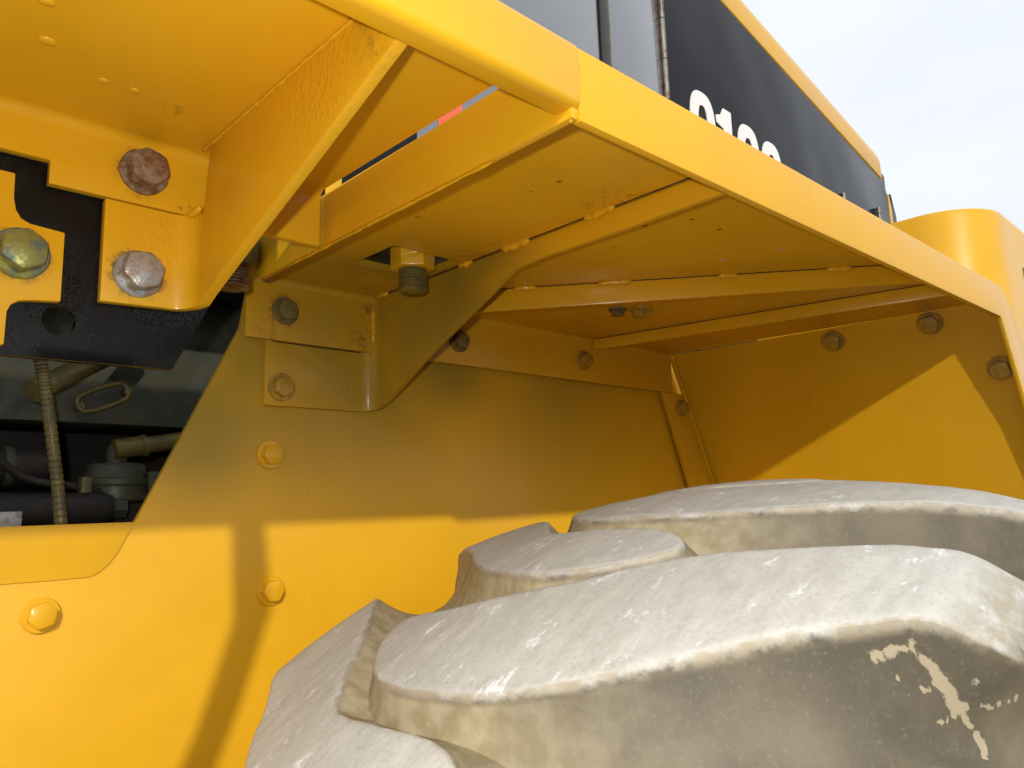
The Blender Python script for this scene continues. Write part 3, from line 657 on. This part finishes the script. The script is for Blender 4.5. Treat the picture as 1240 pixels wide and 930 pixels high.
def mud_mask(P):
    m = np.zeros(P.shape[:-1])
    for c_, r_ in BLOBS: m = np.maximum(m, np.clip(1.25-0.62*np.linalg.norm(P-c_, axis=-1)/r_, 0, 1))
    return m
def to_mesh(name, P, faces, at, parent, label=None):
    me = bpy.data.meshes.new(name); me.from_pydata([tuple(L(*p)) for p in P], [], [tuple(int(i) for i in f) for f in faces])
    me.update()
    for nm, arr in at.items(): me.attributes.new(nm, 'FLOAT', 'POINT').data.foreach_set('value', np.asarray(arr, np.float32))
    me.shade_smooth(); return link(name, me, M['rubber'], parent, label)
# carcass: the groove floor and the side walls
th = np.radians(np.arange(0, 360, 1.0)); vv = np.concatenate([np.arange(-0.16, 1.399, 0.02), [1.40]])
TU, TV = np.meshgrid(th*1.25, vv, indexing='ij'); P, we, fl = place(TU, TV, np.full(TU.shape, 0.0599999)); 
rf = smooth_interp(TV, FR); P = np.stack([XC+rf*np.sin(TU/1.25), smooth_interp(TV, FY), ZC+rf*np.cos(TU/1.25)], -1)
nt, nv = TU.shape; idx = np.arange(nt*nv).reshape(nt, nv); i2 = np.roll(idx, -1, 0)
quads = np.stack([idx[:, :-1], i2[:, :-1], i2[:, 1:], idx[:, 1:]], -1).reshape(-1, 4)
tyre = to_mesh('tyre', P.reshape(-1, 3), quads, {'wear': np.zeros(nt*nv), 'floor': (1-np.clip((0.74-TV)/0.46, 0, 1)*0.88).ravel(), 'mud': np.zeros(nt*nv)}, root, 'worn dusty grey loader tyre with deep curved lugs')
def make_lug(poly, k, fine):
    pts = [Vector((math.radians(p[0]+k*PER)*1.25, p[1], 0)) for p in poly]
    cl = [pts[-1]]+pts+[pts[0], pts[1]]; sp = []
    for i in range(1, len(cl)-2):
        p0, p1, p2, p3 = cl[i-1], cl[i], cl[i+1], cl[i+2]
        for q_ in range(12):
            t = q_/12; sp.append(0.5*((2*p1)+(p2-p0)*t+(2*p0-5*p1+4*p2-p3)*t*t+(3*p1-p0-3*p2+p3)*t**3))
    A = np.array([(p.x, p.y) for p in sp]); B = np.vstack([A, A[:1]]); ds = np.linalg.norm(np.diff(B, axis=0), axis=1); cs = np.concatenate([[0], np.cumsum(ds)])
    step = 0.0036 if fine else 0.02; n_ = int(cs[-1]/step); sv = np.linspace(0, cs[-1], n_, endpoint=False)
    X_, Y_ = np.interp(sv, cs, B[:, 0]), np.interp(sv, cs, B[:, 1])
    for _ in range(3 if fine else 1): X_ = (np.roll(X_, 1)+2*X_+np.roll(X_, -1))/4; Y_ = (np.roll(Y_, 1)+2*Y_+np.roll(Y_, -1))/4
    tx, ty_ = np.roll(X_, -1)-np.roll(X_, 1), np.roll(Y_, -1)-np.roll(Y_, 1); ln = np.hypot(tx, ty_); nx, ny = ty_/ln, -tx/ln
    area = 0.5*np.sum(X_*np.roll(Y_, -1)-np.roll(X_, -1)*Y_)
    if area < 0: nx, ny = -nx, -ny
    for _ in range(8 if fine else 2): nx = (np.roll(nx, 1)+2*nx+np.roll(nx, -1))/4; ny = (np.roll(ny, 1)+2*ny+np.roll(ny, -1))/4
    jag = fbm(X_*9, Y_*9, 2, 3)*0.004+fbm(X_*60, Y_*60, 2, 13)*0.0008*(1 if fine else 0)   # worn outline
    offs = [-0.014, -0.009, -0.005, -0.001, 0.002, 0.0045, 0.006, 0.0085]+list(np.arange(0.0115, 0.0885, 0.0034 if fine else 0.012))+[WID]
    U_, V_, D_ = [], [], []
    for d in offs:
        o = d-jag
        U_.append(X_+nx*o); V_.append(Y_+ny*o); D_.append(np.full(n_, d))
    U_, V_, D_ = map(np.array, (U_, V_, D_)); m_ = len(offs)
    ii = np.arange(m_*n_).reshape(m_, n_); jj = np.roll(ii, -1, 1)
    fq = np.stack([ii[:-1], ii[1:], jj[1:], jj[:-1]], -1).reshape(-1, 4).tolist()
    # cap
    bU, bV = U_[0], V_[0]; g_ = 0.0075 if fine else 0.03
    gx, gy = np.meshgrid(np.arange(bU.min(), bU.max(), g_), np.arange(bV.min(), bV.max(), g_)); gx, gy = gx.ravel(), gy.ravel()
    gx = gx+np.sin(gy*917)*g_*0.2; ins = np.zeros(gx.shape, bool); dm = np.full(gx.shape, 9.0)
    for i in range(n_):
        j = (i-1) % n_; c_ = (bV[i] > gy) != (bV[j] > gy); ins ^= c_ & (gx < (bU[j]-bU[i])*(gy-bV[i])/(bV[j]-bV[i]+1e-12)+bU[i]); dm = np.minimum(dm, (gx-bU[i])**2+(gy-bV[i])**2)
    kp = ins & (dm > (g_*0.55)**2); gx, gy = gx[kp], gy[kp]
    vs = [Vector((a, b)) for a, b in zip(bU, bV)]+[Vector((a, b)) for a, b in zip(gx, gy)]
    ov, oe, of, og, _, _ = delaunay_2d_cdt(vs, [(i, (i+1) % n_) for i in range(n_)], [], 1, 1e-7)
    mp = []; ext = []
    base = m_*n_
    for q_, src in zip(ov, og):
        if src and src[0] < n_: mp.append(src[0])
        else: mp.append(base+len(ext)); ext.append((q_.x, q_.y))
    ext = np.array(ext).reshape(-1, 2)
    UU = np.concatenate([U_.ravel(), ext[:, 0]]); VVv = np.concatenate([V_.ravel(), ext[:, 1]]); DD = np.concatenate([D_.ravel(), np.full(len(ext), -0.02)])
    P, we, fl = place(UU, np.clip(VVv, -0.15, 1.39), DD)
    faces = fq+[[mp[i] for i in f] for f in of]
    bm = bmesh.new(); bv = [bm.verts.new(L(*p)) for p in P]
    for f in faces:
        try: bm.faces.new([bv[i] for i in f])
        except ValueError: pass
    bmesh.ops.recalc_face_normals(bm, faces=bm.faces)
    top_f = max(bm.faces, key=lambda f: (f.calc_center_median()-L(XC, 0.62, ZC)).length)
    if top_f.normal.dot(top_f.calc_center_median()-L(XC, 0.62, ZC)) < 0: bmesh.ops.reverse_faces(bm, faces=bm.faces)
    me = bpy.data.meshes.new('tread_lug'); bm.to_mesh(me); bm.free()
    md_ = mud_mask(P) if fine else np.zeros(len(P))
    for nm, arr in (('wear', we), ('floor', fl), ('mud', md_)): me.attributes.new(nm, 'FLOAT', 'POINT').data.foreach_set('value', np.asarray(arr, np.float32))
    me.shade_smooth(); me.set_sharp_from_angle(angle=math.radians(33)); link('tread_lug', me, M['rubber'], tyre)
for poly in (outer, inner):
    for k in range(21):
        c_ = sum(p[0] for p in poly)/len(poly)+k*PER
        c_ = (c_+180) % 360-180
        make_lug(poly, k if k < 11 else k-21, -50 < c_ < 14)
finish(lathe_bm([(0.86, -0.47), (0.90, -0.475), (0.90, -0.44), (0.84, -0.42), (0.80, -0.20), (0.50, -0.12), (0.25, -0.16), (0.22, -0.22), (0.05, -0.22), (0.05, 0.40), (0.84, 0.42), (0.90, 0.44), (0.90, 0.475), (0.86, 0.47)], L(XC, 0.625, ZC), (0, 1, 0), 64), 'wheel_rim', M['yellow'], root, 0, 35)
